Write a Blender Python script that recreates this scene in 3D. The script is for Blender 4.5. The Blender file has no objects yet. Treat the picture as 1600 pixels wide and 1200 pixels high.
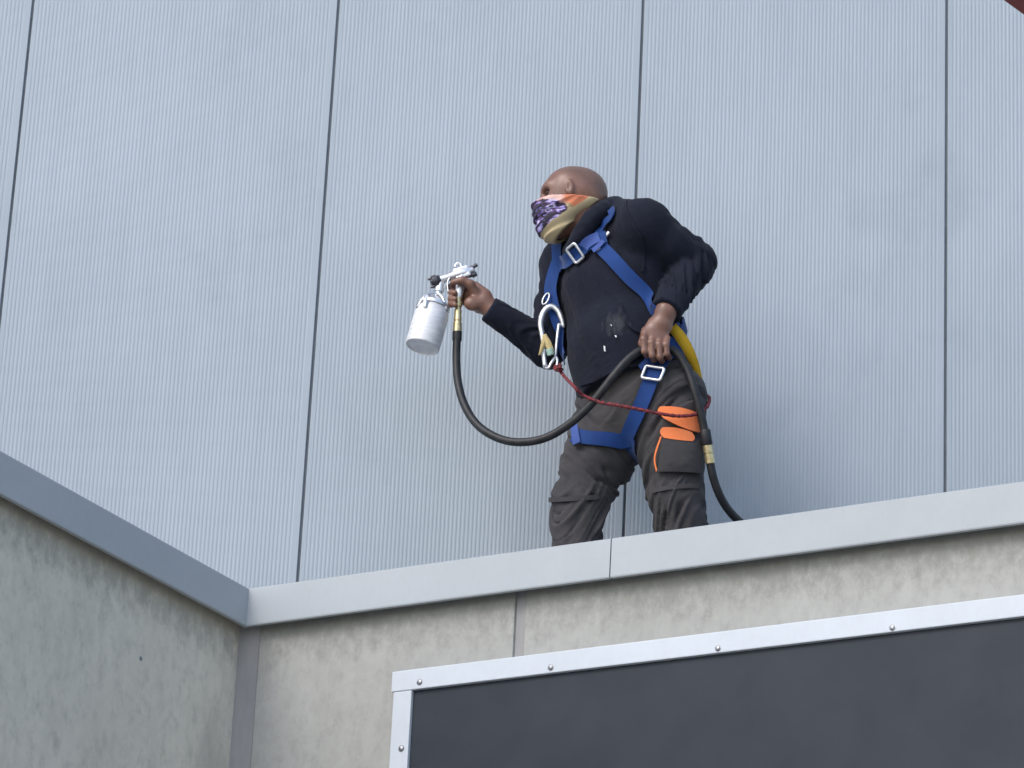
import bpy, bmesh, math, random
import numpy as np
from mathutils import Vector, Matrix

random.seed(7)
sc = bpy.context.scene
COL = sc.collection

# ------------------------------------------------------------------ camera
FPX, PITCH, ROLL = 5750.0, math.radians(21.4), math.radians(2.85)
CAM = np.array([0.0, 0.0, 1.6])
_F = np.array([0, math.cos(PITCH), math.sin(PITCH)])
_r0 = np.array([1.0, 0, 0]); _u0 = np.array([0, -math.sin(PITCH), math.cos(PITCH)])
_R = math.cos(ROLL) * _r0 + math.sin(ROLL) * _u0
_U = -math.sin(ROLL) * _r0 + math.cos(ROLL) * _u0
cd = bpy.data.cameras.new('camera'); cam = bpy.data.objects.new('camera', cd); COL.objects.link(cam)
cd.sensor_width = 36.0; cd.lens = FPX / 1600.0 * 36.0; cd.clip_end = 2000
M = Matrix((( _R[0], _U[0], -_F[0], CAM[0]), (_R[1], _U[1], -_F[1], CAM[1]), (_R[2], _U[2], -_F[2], CAM[2]), (0, 0, 0, 1)))
cam.matrix_world = M
sc.camera = cam

# ------------------------------------------------------------------ sky, sun, exposure
SUN_TO = Vector((-0.52, -0.55, 0.65)).normalized()      # direction towards the sun: left of and behind the camera
w = bpy.data.worlds.new('World'); sc.world = w; w.use_nodes = True
nt = w.node_tree; bg = nt.nodes['Background']
sky = nt.nodes.new('ShaderNodeTexSky'); sky.sky_type = 'NISHITA'; sky.sun_disc = False
sky.sun_elevation = math.asin(SUN_TO.z); sky.sun_rotation = math.atan2(SUN_TO.x, SUN_TO.y)
sky.dust_density = 2.0; sky.air_density = 1.0; sky.ozone_density = 1.0
nt.links.new(sky.outputs[0], bg.inputs[0]); bg.inputs[1].default_value = 0.15
sl = bpy.data.lights.new('sun', 'SUN'); sl.energy = 0.55; sl.angle = math.radians(22); sl.color = (1.0, 0.985, 0.965)
so = bpy.data.objects.new('sun', sl); COL.objects.link(so)
so.rotation_euler = (-SUN_TO).to_track_quat('-Z', 'Y').to_euler(); so.location = (-8, -6, 14)
sc.view_settings.view_transform = 'Standard'; sc.view_settings.look = 'None'
sc.view_settings.gamma = 1.0; sc.view_settings.use_curve_mapping = False
sc.view_settings.exposure = 0.85

# ------------------------------------------------------------------ camera geometry helpers
def ray(px, py): return _F * FPX + _R * (px - 800) + _U * (600 - py)
def at_y(px, py, Y):
    r = ray(px, py); return CAM + r * ((Y - CAM[1]) / r[1])

# ------------------------------------------------------------------ material helpers
def new_mat(name):
    m = bpy.data.materials.new(name); m.use_nodes = True
    t = m.node_tree; return m, t, t.nodes['Principled BSDF']
def N(t, kind, **kw):
    n = t.nodes.new(kind)
    for k, v in kw.items():
        if hasattr(n, k): setattr(n, k, v)
        else: n.inputs[k.replace('_', ' ')].default_value = v
    return n
def ramp(t, src, stops):
    r = t.nodes.new('ShaderNodeValToRGB'); e = r.color_ramp.elements
    while len(e) < len(stops): e.new(0.5)
    for el, (p, c) in zip(e, stops):
        el.position = p; el.color = (*c, 1) if len(c) == 3 else c
    t.links.new(src, r.inputs[0]); return r
def mix(t, fac, a, b, mode='MIX'):
    n = t.nodes.new('ShaderNodeMix'); n.data_type = 'RGBA'; n.blend_type = mode
    for sock, v in ((n.inputs[0], fac), (n.inputs[6], a), (n.inputs[7], b)):
        if hasattr(v, 'is_linked') or hasattr(v, 'links'): t.links.new(v, sock)
        else: sock.default_value = (*v, 1) if isinstance(v, tuple) else v
    return n.outputs[2]
def coords(t, scale=(1, 1, 1)):
    tc = t.nodes.new('ShaderNodeTexCoord'); mp = t.nodes.new('ShaderNodeMapping'); mp.inputs['Scale'].default_value = scale
    t.links.new(tc.outputs['Object'], mp.inputs[0]); return mp.outputs[0]
def noise(t, vec, scale, detail=4, rough=0.55):
    n = t.nodes.new('ShaderNodeTexNoise'); n.inputs['Scale'].default_value = scale
    n.inputs['Detail'].default_value = detail; n.inputs['Roughness'].default_value = rough
    t.links.new(vec, n.inputs['Vector']); return n.outputs['Fac']
def bump(t, b, h, strength, dist):
    n = t.nodes.new('ShaderNodeBump'); n.inputs['Strength'].default_value = strength; n.inputs['Distance'].default_value = dist
    t.links.new(h, n.inputs['Height']); t.links.new(n.outputs[0], b.inputs['Normal'])
def simple(name, c1, c2, scale=20, rough=0.6, metal=0.0, bstr=0.0, bdist=0.002, stretch=(1, 1, 1), detail=4, spread=(0.35, 0.65), bscale=None):
    m, t, b = new_mat(name); v = coords(t, stretch)
    n = noise(t, v, scale, detail)
    r = ramp(t, n, [(spread[0], c1), (spread[1], c2)]); t.links.new(r.outputs[0], b.inputs['Base Color'])
    b.inputs['Roughness'].default_value = rough; b.inputs['Metallic'].default_value = metal
    if bstr: bump(t, b, noise(t, v, bscale or scale * 2, detail), bstr, bdist)
    return m

# ------------------------------------------------------------------ mesh helpers
def make(name, verts, faces, mat, parent=None, smooth=False, **props):
    me = bpy.data.meshes.new(name)
    me.from_pydata([tuple(map(float, v)) for v in verts], [], [tuple(map(int, f)) for f in faces]); me.update()
    if mat: me.materials.append(mat)
    if smooth: me.polygons.foreach_set('use_smooth', [True] * len(me.polygons))
    o = bpy.data.objects.new(name, me); COL.objects.link(o)
    if parent: o.parent = parent
    for k, v in props.items(): o[k] = v
    return o
def from_bm(name, bm, mat, parent=None, smooth=False, bevel=0, **props):
    bmesh.ops.recalc_face_normals(bm, faces=bm.faces)
    if bevel:
        bmesh.ops.bevel(bm, geom=[e for e in bm.edges if e.calc_face_angle(0) > 0.5], offset=bevel, segments=2, affect='EDGES', profile=0.6)
    me = bpy.data.meshes.new(name); bm.to_mesh(me); bm.free(); me.materials.append(mat)
    if smooth: me.polygons.foreach_set('use_smooth', [True] * len(me.polygons))
    o = bpy.data.objects.new(name, me); COL.objects.link(o)
    if parent: o.parent = parent
    for k, v in props.items(): o[k] = v
    return o
def empty(name, **props):
    o = bpy.data.objects.new(name, None); COL.objects.link(o)
    for k, v in props.items(): o[k] = v
    return o
def fr(d, hint=(0, 0, 1)):
    d = np.array(d, float); d /= np.linalg.norm(d)
    h = np.array(hint, float); s = np.cross(d, h)
    if np.linalg.norm(s) < 1e-4: s = np.cross(d, (1, 0, 0))
    s /= np.linalg.norm(s); return d, s, np.cross(s, d)
def spline(pts, n):
    P = np.array(pts, float); P = np.vstack([2 * P[0] - P[1], P, 2 * P[-1] - P[-2]])
    out = []
    for i in range(1, len(P) - 2):
        for k in range(n):
            u = k / n; a, b, c, d = P[i - 1], P[i], P[i + 1], P[i + 2]
            out.append(0.5 * ((2 * b) + (-a + c) * u + (2 * a - 5 * b + 4 * c - d) * u * u + (-a + 3 * b - 3 * c + d) * u ** 3))
    out.append(P[-2]); return np.array(out)
def tube_geo(path, rad, seg=12, closed=False):
    path = np.array(path, float); n = len(path)
    rad = np.broadcast_to(np.array(rad, float), (n,))
    if closed: T = np.roll(path, -1, 0) - np.roll(path, 1, 0)
    else: T = np.gradient(path, axis=0)
    T /= np.linalg.norm(T, axis=1)[:, None]
    _, s, u = fr(T[0]); V, Fc = [], []
    for i in range(n):
        s = s - T[i] * (s @ T[i]); s /= np.linalg.norm(s); u = np.cross(T[i], s)
        for k in range(seg):
            a = 2 * math.pi * k / seg; V.append(path[i] + rad[i] * (math.cos(a) * s + math.sin(a) * u))
    m = n if closed else n - 1
    for i in range(m):
        for k in range(seg):
            a, b = i * seg + k, i * seg + (k + 1) % seg
            c, d = ((i + 1) % n) * seg + (k + 1) % seg, ((i + 1) % n) * seg + k
            Fc.append((a, b, c, d))
    if not closed:
        Fc.append(tuple(range(seg))[::-1]); Fc.append(tuple((n - 1) * seg + k for k in range(seg)))
    return V, Fc
def tube(name, path, rad, mat, parent=None, seg=12, closed=False, smooth=True, **props):
    V, Fc = tube_geo(path, rad, seg, closed); o = make(name, V, Fc, mat, parent, smooth, **props)
    return o
def lathe(name, a, b, prof, mat, parent=None, seg=28, smooth=True, hint=(0, 0, 1), auto=True):
    """prof: (t along a->b in 0..1, radius) list; sharp where two entries share t"""
    a = np.array(a, float); b = np.array(b, float); d, s, u = fr(b - a, hint); V, Fc = [], []
    for (t, r) in prof:
        for k in range(seg):
            an = 2 * math.pi * k / seg; V.append(a + (b - a) * t + r * (math.cos(an) * s + math.sin(an) * u))
    for i in range(len(prof) - 1):
        for k in range(seg): Fc.append((i * seg + k, i * seg + (k + 1) % seg, (i + 1) * seg + (k + 1) % seg, (i + 1) * seg + k))
    Fc.append(tuple(range(seg))[::-1]); Fc.append(tuple((len(prof) - 1) * seg + k for k in range(seg)))
    o = make(name, V, Fc, mat, parent, False)
    bm = bmesh.new(); bm.from_mesh(o.data); bmesh.ops.recalc_face_normals(bm, faces=bm.faces)
    bm.to_mesh(o.data); bm.free()
    if smooth: sharp_smooth(o.data)
    return o
def sharp_smooth(me, ang=0.6):
    bm = bmesh.new(); bm.from_mesh(me)
    for f in bm.faces: f.smooth = True
    for e in bm.edges:
        if len(e.link_faces) == 2 and e.calc_face_angle(0) > ang: e.smooth = False
    bm.to_mesh(me); bm.free()
def box_frame(bm, c, ax, ay, az, hx, hy, hz):
    c, ax, ay, az = (np.array(q, float) for q in (c, ax, ay, az)); vs = []
    for i in (-1, 1):
        for j in (-1, 1):
            for k in (-1, 1): vs.append(bm.verts.new(c + ax * hx * i + ay * hy * j + az * hz * k))
    for f in ((0, 1, 3, 2), (4, 6, 7, 5), (0, 4, 5, 1), (2, 3, 7, 6), (0, 2, 6, 4), (1, 5, 7, 3)): bm.faces.new([vs[i] for i in f])

# ------------------------------------------------------------------ materials of the setting
def mat_panel():
    m, t, b = new_mat('coated_steel'); v = coords(t); g_ = t.nodes.new('ShaderNodeNewGeometry'); wc = g_.outputs['Position']
    n1 = noise(t, v, 1.3, 5); n2 = noise(t, coords(t, (6, 6, 0.8)), 3.0, 5)
    c = ramp(t, n1, [(0.3, (0.340, 0.393, 0.440)), (0.7, (0.374, 0.427, 0.477))]).outputs[0]
    d = ramp(t, n2, [(0.3, (0.95, 0.95, 0.955)), (0.65, (1, 1, 1))]).outputs[0]
    wo = t.nodes.new('ShaderNodeVectorMath'); wo.inputs[1].default_value = (7.35, 0, 3.1); t.links.new(wc, wo.inputs[0]); n3 = noise(t, wo.outputs[0], 1.3, 7, 0.65); d = mix(t, 1.0, d, ramp(t, n3, [(0.26, (0.86, 0.865, 0.87)), (0.44, (1, 1, 1))]).outputs[0], 'MULTIPLY')
    oi = t.nodes.new('ShaderNodeObjectInfo'); d = mix(t, 1.0, d, ramp(t, oi.outputs['Random'], [(0, (0.955, 0.958, 0.96)), (1, (1.0, 1.0, 1.0))]).outputs[0], 'MULTIPLY')
    c = mix(t, 1.0, c, d, 'MULTIPLY'); t.links.new(c, b.inputs['Base Color'])
    b.inputs['Roughness'].default_value = 0.45; b.inputs['Specular IOR Level'].default_value = 0.35
    return m
def mat_flash(name, base):
    m, t, b = new_mat(name); n = noise(t, coords(t), 4.0, 6)
    lo = tuple(x * 0.93 for x in base); c = ramp(t, n, [(0.3, lo), (0.7, base)]).outputs[0]
    g = noise(t, coords(t, (1, 1, 0.6)), 60, 4)
    c = mix(t, 1.0, c, ramp(t, g, [(0.3, (0.975, 0.972, 0.97)), (0.6, (1, 1, 1))]).outputs[0], 'MULTIPLY')
    t.links.new(c, b.inputs['Base Color']); b.inputs['Roughness'].default_value = 0.42
    b.inputs['Specular IOR Level'].default_value = 0.28
    return m
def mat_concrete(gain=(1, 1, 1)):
    m, t, b = new_mat('concrete'); v = coords(t)
    n1 = noise(t, v, 2.2, 8, 0.6); n2 = noise(t, v, 26, 6, 0.65); n3 = noise(t, coords(t, (9, 9, 1.1)), 2.0, 6, 0.6)
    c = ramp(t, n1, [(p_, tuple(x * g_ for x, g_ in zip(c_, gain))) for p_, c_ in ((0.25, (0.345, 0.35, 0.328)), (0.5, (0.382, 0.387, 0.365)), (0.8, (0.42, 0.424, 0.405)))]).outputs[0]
    c = mix(t, 0.55, c, ramp(t, n2, [(0.3, (0.84, 0.84, 0.85)), (0.55, (1, 1, 1)), (0.8, (1.06, 1.06, 1.06))]).outputs[0], 'MULTIPLY')
    c = mix(t, 0.45, c, ramp(t, n3, [(0.35, (0.9, 0.9, 0.89)), (0.6, (1, 1, 1))]).outputs[0], 'MULTIPLY')
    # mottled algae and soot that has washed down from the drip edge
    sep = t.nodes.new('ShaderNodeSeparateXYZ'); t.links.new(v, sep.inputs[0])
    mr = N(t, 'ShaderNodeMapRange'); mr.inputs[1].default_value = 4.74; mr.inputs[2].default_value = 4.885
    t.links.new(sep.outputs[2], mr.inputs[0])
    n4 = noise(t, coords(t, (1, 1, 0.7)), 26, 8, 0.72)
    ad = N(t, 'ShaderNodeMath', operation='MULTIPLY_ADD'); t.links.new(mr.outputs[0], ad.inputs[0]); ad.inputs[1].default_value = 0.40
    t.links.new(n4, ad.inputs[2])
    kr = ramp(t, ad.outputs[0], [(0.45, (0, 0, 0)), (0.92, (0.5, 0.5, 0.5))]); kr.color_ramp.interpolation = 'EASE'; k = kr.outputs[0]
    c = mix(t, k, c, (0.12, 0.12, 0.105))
    # a few damp grey patches
    n5 = noise(t, coords(t, (1, 1, 0.5)), 3.1, 7, 0.62)
    k2 = ramp(t, n5, [(0.58, (0, 0, 0)), (0.75, (0.38, 0.38, 0.38))]).outputs[0]
    c = mix(t, k2, c, (0.22, 0.222, 0.21))
    t.links.new(c, b.inputs['Base Color']); b.inputs['Roughness'].default_value = 0.9
    b.inputs['Specular IOR Level'].default_value = 0.2
    bump(t, b, noise(t, v, 60, 8, 0.7), 0.25, 0.003)
    return m
M_panel = mat_panel()
M_gap = simple('panel_gasket', (0.17, 0.19, 0.21), (0.22, 0.24, 0.26), 12, 0.7)
M_flash = mat_flash('flashing_paint', (0.385, 0.42, 0.445))
M_conc = mat_concrete(); M_conc_fill_tint = mat_concrete((1.68, 1.58, 1.42))  # left wall: same concrete, colour lightened and warmed to stand in for fill light
M_seal = simple('sealant', (0.24, 0.24, 0.245), (0.31, 0.31, 0.305), 14, 0.75, bstr=0.3, stretch=(1, 1, 0.3))
M_frame = mat_flash('white_frame_paint', (0.56, 0.61, 0.66))
M_board = simple('sign_board', (0.021, 0.028, 0.038), (0.028, 0.036, 0.047), 6, 0.5, detail=8, bstr=0.06, bdist=0.001, bscale=300)
M_board.node_tree.nodes['Principled BSDF'].inputs['Specular IOR Level'].default_value = 0.22
M_screw = simple('zinc', (0.20, 0.21, 0.23), (0.36, 0.37, 0.39), 300, 0.4, 0.9)
M_deck = simple('roof_membrane', (0.14, 0.145, 0.15), (0.2, 0.2, 0.205), 5, 0.85, bstr=0.2)
M_ground = simple('concrete_paving', (0.37, 0.35, 0.315), (0.47, 0.45, 0.41), 40, 0.9, bstr=0.4, bdist=0.01)
M_red = simple('oxide_red_paint', (0.11, 0.012, 0.016), (0.17, 0.022, 0.022), 9, 0.5, bstr=0.05)

# ------------------------------------------------------------------ the setting
make('ground', [(-600, -600, 0), (600, -600, 0), (600, 600, 0), (-600, 600, 0)], [(0, 1, 2, 3)], M_ground, kind='structure')

K = np.array([-0.753, 10.45, 0.0])                       # plan position of the inner corner of the roof edge
ZT, ZB, ZDECK = 5.0, 4.882, 4.75
def wdir(a, side):
    a = math.radians(a); d = np.array([math.cos(a), math.sin(a), 0]); return d, np.array([d[1], -d[0], 0]) * side
DR, NR = wdir(-30.5, 1); DL, NL = wdir(-119.5, -1)
MIT = (NR + NL) / (1 + NR @ NL)
def wp(side, s, o, z):
    d, n = (DR, NR) if side == 'R' else (DL, NL)
    return K + s * d + o * n + np.array([0, 0, z])
def mp(o, z): return K + o * MIT + np.array([0, 0, z])

# upper wall of ribbed panels
YP = 10.84
wall = empty('panel_wall', label='pale blue-grey wall of tall finely ribbed metal panels behind the worker', category='wall', kind='thing')
PW, GAP, RP = 1.0028, 0.009, 0.0125
def panel_mesh():
    x0, x1 = GAP / 2, PW - GAP / 2; z0, z1 = ZDECK, 9.2
    prof = [(x0, 0.03), (x0, 0.0015), (x0 + 0.0015, 0.0), (x0 + 0.014, 0.0)]
    x = x0 + 0.014; d = 0.0008
    while x + RP < x1 - 0.006:
        prof += [(x + 0.0012, d), (x + 0.0055, d), (x + 0.0070, 0.0), (x + RP - 0.0002, 0.0)]
        x += RP
    prof += [(x1 - 0.0015, 0.0), (x1, 0.0015), (x1, 0.03)]
    V = [(px, py, z0) for px, py in prof] + [(px, py, z1) for px, py in prof]; n = len(prof)
    Fc = [(i, i + 1, n + i + 1, n + i) for i in range(n - 1)] + [(n - 1, 0, n, 2 * n - 1)]
    me = bpy.data.meshes.new('panel'); me.from_pydata(V, [], Fc); me.update(); me.materials.append(M_panel); return me
pm = panel_mesh()
for i in range(-4, 4):
    o = bpy.data.objects.new('panel', pm); COL.objects.link(o); o.parent = wall
    o.location = (-0.632 + PW * i + random.uniform(-.0006, .0006), YP + random.uniform(-.0006, .0006), 0)
bm = bmesh.new(); box_frame(bm, (-0.63, YP + 0.111, (ZDECK + 9.18) / 2), (1, 0, 0), (0, 1, 0), (0, 0, 1), 4 * PW - .02, 0.10, (9.18 - ZDECK) / 2 - 0.01)
from_bm('backing', bm, M_gap, wall)
bm = bmesh.new(); box_frame(bm, (-0.63, YP + 0.09, 9.23), (1, 0, 0), (0, 1, 0), (0, 0, 1), 4 * PW, 0.13, 0.028)
from_bm('coping', bm, M_flash, wall, bevel=0.004)

# roof deck behind the edge
def prism(name, poly, z0, z1, mat, parent=None, **props):
    bm = bmesh.new(); vs = [bm.verts.new((p[0], p[1], z0)) for p in poly]; f = bm.faces.new(vs)
    r = bmesh.ops.extrude_face_region(bm, geom=[f]); bmesh.ops.translate(bm, vec=(0, 0, z1 - z0), verts=[v for v in r['geom'] if isinstance(v, bmesh.types.BMVert)])
    bmesh.ops.triangulate(bm, faces=[f for f in bm.faces if len(f.verts) > 4])
    return from_bm(name, bm, mat, parent, **props)
kin = mp(-0.2, 0); r7 = wp('R', 7, -0.2, 0); l7 = wp('L', 7, -0.2, 0)
prism('roof_deck', [kin, r7, (r7[0], 11.15), (l7[0], 11.15), l7], 4.55, ZDECK, M_deck, kind='structure')

# folded metal roof edge, in lengths
edge = empty('roof_edge_flashing', label='folded grey metal flashing along the concrete roof edge, meeting in an inner corner', category='flashing', kind='thing')
PROF = [(0.0, ZB), (0.0015, ZB + 0.004), (0.0, ZT - 0.003), (-0.003, ZT), (-0.25, ZT - 0.012), (-0.253, ZT - 0.02), (-0.253, ZDECK + .002), (-0.19, ZDECK + .002), (-0.19, ZB + 0.06), (-0.013, ZB + 0.06), (-0.013, ZB)]
def flashing(side, s0, s1, cap0=True):
    V = []
    for o, z in PROF: V.append(mp(o, z) if s0 is None else wp(side, s0, o, z))
    for o, z in PROF: V.append(wp(side, s1, o, z))
    n = len(PROF); Fc = [(i, (i + 1) % n, n + (i + 1) % n, n + i) for i in range(n)]
    if s0 is not None: Fc.append(tuple(range(n))[::-1])
    Fc.append(tuple(range(n, 2 * n)))
    bm = bmesh.new(); vs = [bm.verts.new(v) for v in V]
    for f in Fc: bm.faces.new([vs[i] for i in f])
    return from_bm('flashing_length', bm, M_flash, edge)
flashing('R', None, 1.2225); flashing('R', 1.2262, 4.2); flashing('R', 4.2037, 7.0)
flashing('L', None, 1.262); flashing('L', 1.2657, 4.2); flashing('L', 4.2037, 7.0)
def joint_plate(side, s):      # strip behind the open joint
    bm = bmesh.new(); d, n = (DR, NR) if side == 'R' else (DL, NL)
    box_frame(bm, wp(side, s, -0.012, (ZT + ZB) / 2), d, n, (0, 0, 1), 0.03, 0.004, (ZT - ZB) / 2 - 0.012)
    from_bm('joint_plate', bm, M_gap, edge)
joint_plate('R', 1.2244); joint_plate('L', 1.2638)

# concrete walls below, in precast slabs with sealed joints
OW = -0.045
cw = empty('concrete_wall', label='stained precast concrete wall on the right, carrying the dark sign', category='wall', kind='thing')
cl = empty('concrete_wall', label='shaded precast concrete wall on the left of the inner corner', category='wall', kind='thing')
def slab(side, s0, s1, parent, z0=0.0, z1=ZB + 0.052):
    bm = bmesh.new(); d, n = (DR, NR) if side == 'R' else (DL, NL)
    box_frame(bm, wp(side, (s0 + s1) / 2, OW - 0.07, (z0 + z1) / 2), d, n, (0, 0, 1), (s1 - s0) / 2, 0.07, (z1 - z0) / 2)
    return from_bm('concrete_slab', bm, M_conc if side == 'R' else M_conc_fill_tint, parent, bevel=0.006)
def seal(side, s, hw, parent, o, z1=ZB + 0.052):
    bm = bmesh.new(); d, n = (DR, NR) if side == 'R' else (DL, NL)
    box_frame(bm, wp(side, s, o - 0.02, z1 / 2), d, n, (0, 0, 1), hw, 0.02, z1 / 2)
    return from_bm('sealant_joint', bm, M_seal, parent)
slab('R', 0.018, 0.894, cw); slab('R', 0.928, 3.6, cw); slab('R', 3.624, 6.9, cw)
seal('R', 0.911, 0.0165, cw, OW - 0.009); seal('R', 3.612, 0.013, cw, OW - 0.011)
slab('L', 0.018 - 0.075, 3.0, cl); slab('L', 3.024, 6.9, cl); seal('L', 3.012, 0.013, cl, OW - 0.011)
# the corner joint: a broad sealant fillet
c0 = mp(OW, 0)
V = []
for z in (0.0, ZB + 0.05):
    for q in (c0 - 0.03 * MIT, c0 + DL * 0.012 + NL * .0, c0 + DL * 0.008 + DR * 0.02, c0 + DR * 0.068 + NR * 0.001):
        V.append((q[0], q[1], z))
make('corner_sealant', V, [(0, 1, 5, 4), (1, 2, 6, 5), (2, 3, 7, 6), (3, 0, 4, 7), (0, 3, 2, 1), (4, 5, 6, 7)], M_seal, cw)
# small form-tie hole on the left wall
hp = wp('L', 0.459, OW + 0.0005, 4.651)
lathe('tie_hole', hp - NL * 0.004, hp + NL * 0.0006, [(0, 0.007), (0.9, 0.007), (1, 0.005)], M_gap, cl, 10)

# dark sign board in a white frame
sign = empty('sign_board', label='large blank dark grey sign board in a white screwed frame on the concrete wall', category='sign')
S0, S1, Z1, Z0 = 0.517, 4.9, 4.686, 2.9
def wbox(name, side, s0, s1, o0, o1, z0, z1, mat, parent, bev=0.0015):
    bm = bmesh.new(); d, n = (DR, NR) if side == 'R' else (DL, NL)
    box_frame(bm, wp(side, (s0 + s1) / 2, (o0 + o1) / 2, (z0 + z1) / 2), d, n, (0, 0, 1), (s1 - s0) / 2, abs(o1 - o0) / 2, (z1 - z0) / 2)
    return from_bm(name, bm, mat, parent, bevel=bev)
wbox('board', 'R', S0 + 0.02, S1 - 0.02, OW + 0.002, OW + 0.024, Z0 + 0.02, Z1 - 0.02, M_board, sign)
wbox('frame_rail', 'R', S0, S1, OW + 0.004, OW + 0.038, Z1 - 0.061, Z1, M_frame, sign, 0.003)
wbox('frame_rail', 'R', S0, S1, OW + 0.004, OW + 0.038, Z0, Z0 + 0.061, M_frame, sign, 0.003)
wbox('frame_rail', 'R', S0 + 0.007, S0 + 0.068, OW + 0.005, OW + 0.036, Z0 + 0.0615, Z1 - 0.0615, M_frame, sign, 0.003)
wbox('frame_rail', 'R', S1 - 0.068, S1 - 0.007, OW + 0.005, OW + 0.036, Z0 + 0.0615, Z1 - 0.0615, M_frame, sign, 0.003)
def screw(s, z, o):
    p = wp('R', s, o, z)
    lathe('screw', p - NR * 0.002, p + NR * 0.0045, [(0, 0.0105), (0.35, 0.0105), (0.36, 0.0075), (0.8, 0.007), (1, 0.0045)], M_screw, sign, 10)
for s, z in ((0.612, 4.644), (1.042, 4.640), (1.567, 4.637), (2.088, 4.636), (2.61, 4.637), (3.13, 4.637), (3.65, 4.637), (4.2, 4.637), (4.75, 4.637)): screw(s, z, OW + 0.038)
for z in (4.452, 4.0, 3.5, 3.1): screw(0.5625, z, OW + 0.036)

# oxide red boom leaning up across the top right corner from a foot on the ground beside the building
A = at_y(1567 - 330, -240, 7.3); B0 = at_y(1600, 24, 7.3); d = (B0 - A) / np.linalg.norm(B0 - A)
B = B0 + d * ((B0[2] - 0.06) / -d[2])
br = empty('steel_boom', label='oxide red steel boom slanting across the top right corner', category='boom')
side = np.cross(d, (0, 0, 1)); side /= np.linalg.norm(side); up = np.cross(side, d)
def boom_box(nm, p, q, hw, off):
    bm = bmesh.new(); box_frame(bm, (p + q) / 2 + up * off, d, side, up, np.linalg.norm(q - p) / 2, hw, hw); from_bm(nm, bm, M_red, br, bevel=0.008)
boom_box('inner_section', A, B0 + d * 1.6, 0.09, 0.134); boom_box('outer_section', B0 + d * 1.5, B, 0.115, 0.134)
boom_box('collar', B0 + d * 1.46, B0 + d * 1.6, 0.13, 0.134)
bm = bmesh.new(); box_frame(bm, (B[0], B[1], 0.05), (1, 0, 0), (0, 1, 0), (0, 0, 1), 0.4, 0.35, 0.048); from_bm('foot_plate', bm, M_red, br, bevel=0.006)
#@@FIGURE
# ------------------------------------------------------------------ signed-distance modelling of the worker
Y0 = 10.35
def W(px, py, dy=0.0): return at_y(px, py, Y0 + dy)
_TAB = np.random.RandomState(5).uniform(-1, 1, 8192).astype(np.float32)
def vnoise(p, s=0):
    i = np.floor(p); f = (p - i).astype(np.float32); f = f * f * f * (f * (f * 6 - 15) + 10); i = i.astype(np.int64); r = 0.0
    b0 = i[..., 0] * 1619 + i[..., 1] * 31337 + i[..., 2] * 6971 + s * 1013
    for a in (0, 1):
        wa = f[..., 0] if a else 1 - f[..., 0]
        for b in (0, 1):
            wb = wa * (f[..., 1] if b else 1 - f[..., 1])
            for c in (0, 1):
                h = b0 + (a * 1619 + b * 31337 + c * 6971); h = (h ^ (h >> 7)) * 668265263; h = (h ^ (h >> 15)) & 8191
                r = r + wb * (f[..., 2] if c else 1 - f[..., 2]) * _TAB[h]
    return r
FOLD_GAIN = 1.0
def ridge(n): return 1.0 - np.sqrt(n * n + 0.012) * 2.0
class Cap:
    """tapered capsule; optional oval section (side axis u with half widths) and cloth folds"""
    def __init__(s, a, b, ra, rb, k=0.02, u=None, fold=None, seed=0, sub=False):
        s.a, s.b = np.array(a, float), np.array(b, float); s.ra, s.rb = ra, rb; s.k = k; s.u = u; s.fold = fold; s.seed = seed; s.sub = sub
        m = max(np.max(ra), np.max(rb)); s.lo = np.minimum(s.a, s.b) - m; s.hi = np.maximum(s.a, s.b) + m
        s.L = np.linalg.norm(s.b - s.a); s.d = (s.b - s.a) / s.L
    def __call__(s, p):
        q = p - s.a; t = np.clip(q @ s.d / s.L, 0, 1); r = q - t[..., None] * (s.b - s.a)
        if s.u is None:
            d = np.linalg.norm(r, axis=-1) - (s.ra + (s.rb - s.ra) * t)
            if s.fold:
                _, e1, e2 = fr(s.d); nr = np.linalg.norm(r, axis=-1) + 1e-6
        else:
            u = s.u - s.d * (s.u @ s.d); u /= np.linalg.norm(u); v = np.cross(s.d, u)
            wa = s.ra[0] + (s.rb[0] - s.ra[0]) * t; wb = s.ra[1] + (s.rb[1] - s.ra[1]) * t
            x, y, z = r @ u, r @ v, r @ s.d; m = np.minimum(wa, wb)
            g = np.sqrt((x / wa) ** 2 + (y / wb) ** 2 + (z / m) ** 2) + 1e-9
            d = (g - 1) * g / np.sqrt((x / wa ** 2) ** 2 + (y / wb ** 2) ** 2 + (z / m ** 2) ** 2 + 1e-12)
            d = np.where(g < 0.3, -m * (1 - g), d); e1, e2, nr = u, v, np.linalg.norm(r, axis=-1) + 1e-6
        if s.fold:
            m_ = np.abs(d) < 0.045
            if FOLD_GAIN and m_.any():
                amp, fq, sl = s.fold; tl = (q @ s.d)[m_]; ca, sa = ((r @ e1) / nr)[m_], ((r @ e2) / nr)[m_]
                c = np.stack([tl * fq + sl * ca * 1.5 + 0.8 * sl * sa, ca * 0.75 + 3.1, sa * 0.75 + s.seed * 7.3], -1)
                n1 = vnoise(c, s.seed); n2 = vnoise(c * np.array([1.7, 1.5, 1.5]) + 5.5, s.seed + 3)
                d[m_] = d[m_] - amp * (0.45 * ridge(n1) + 0.25 * n2 - 0.8 * np.exp(-(n2 / 0.3) ** 2) * np.clip(0.5 + 1.5 * n1, 0, 1))
        return d
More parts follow.
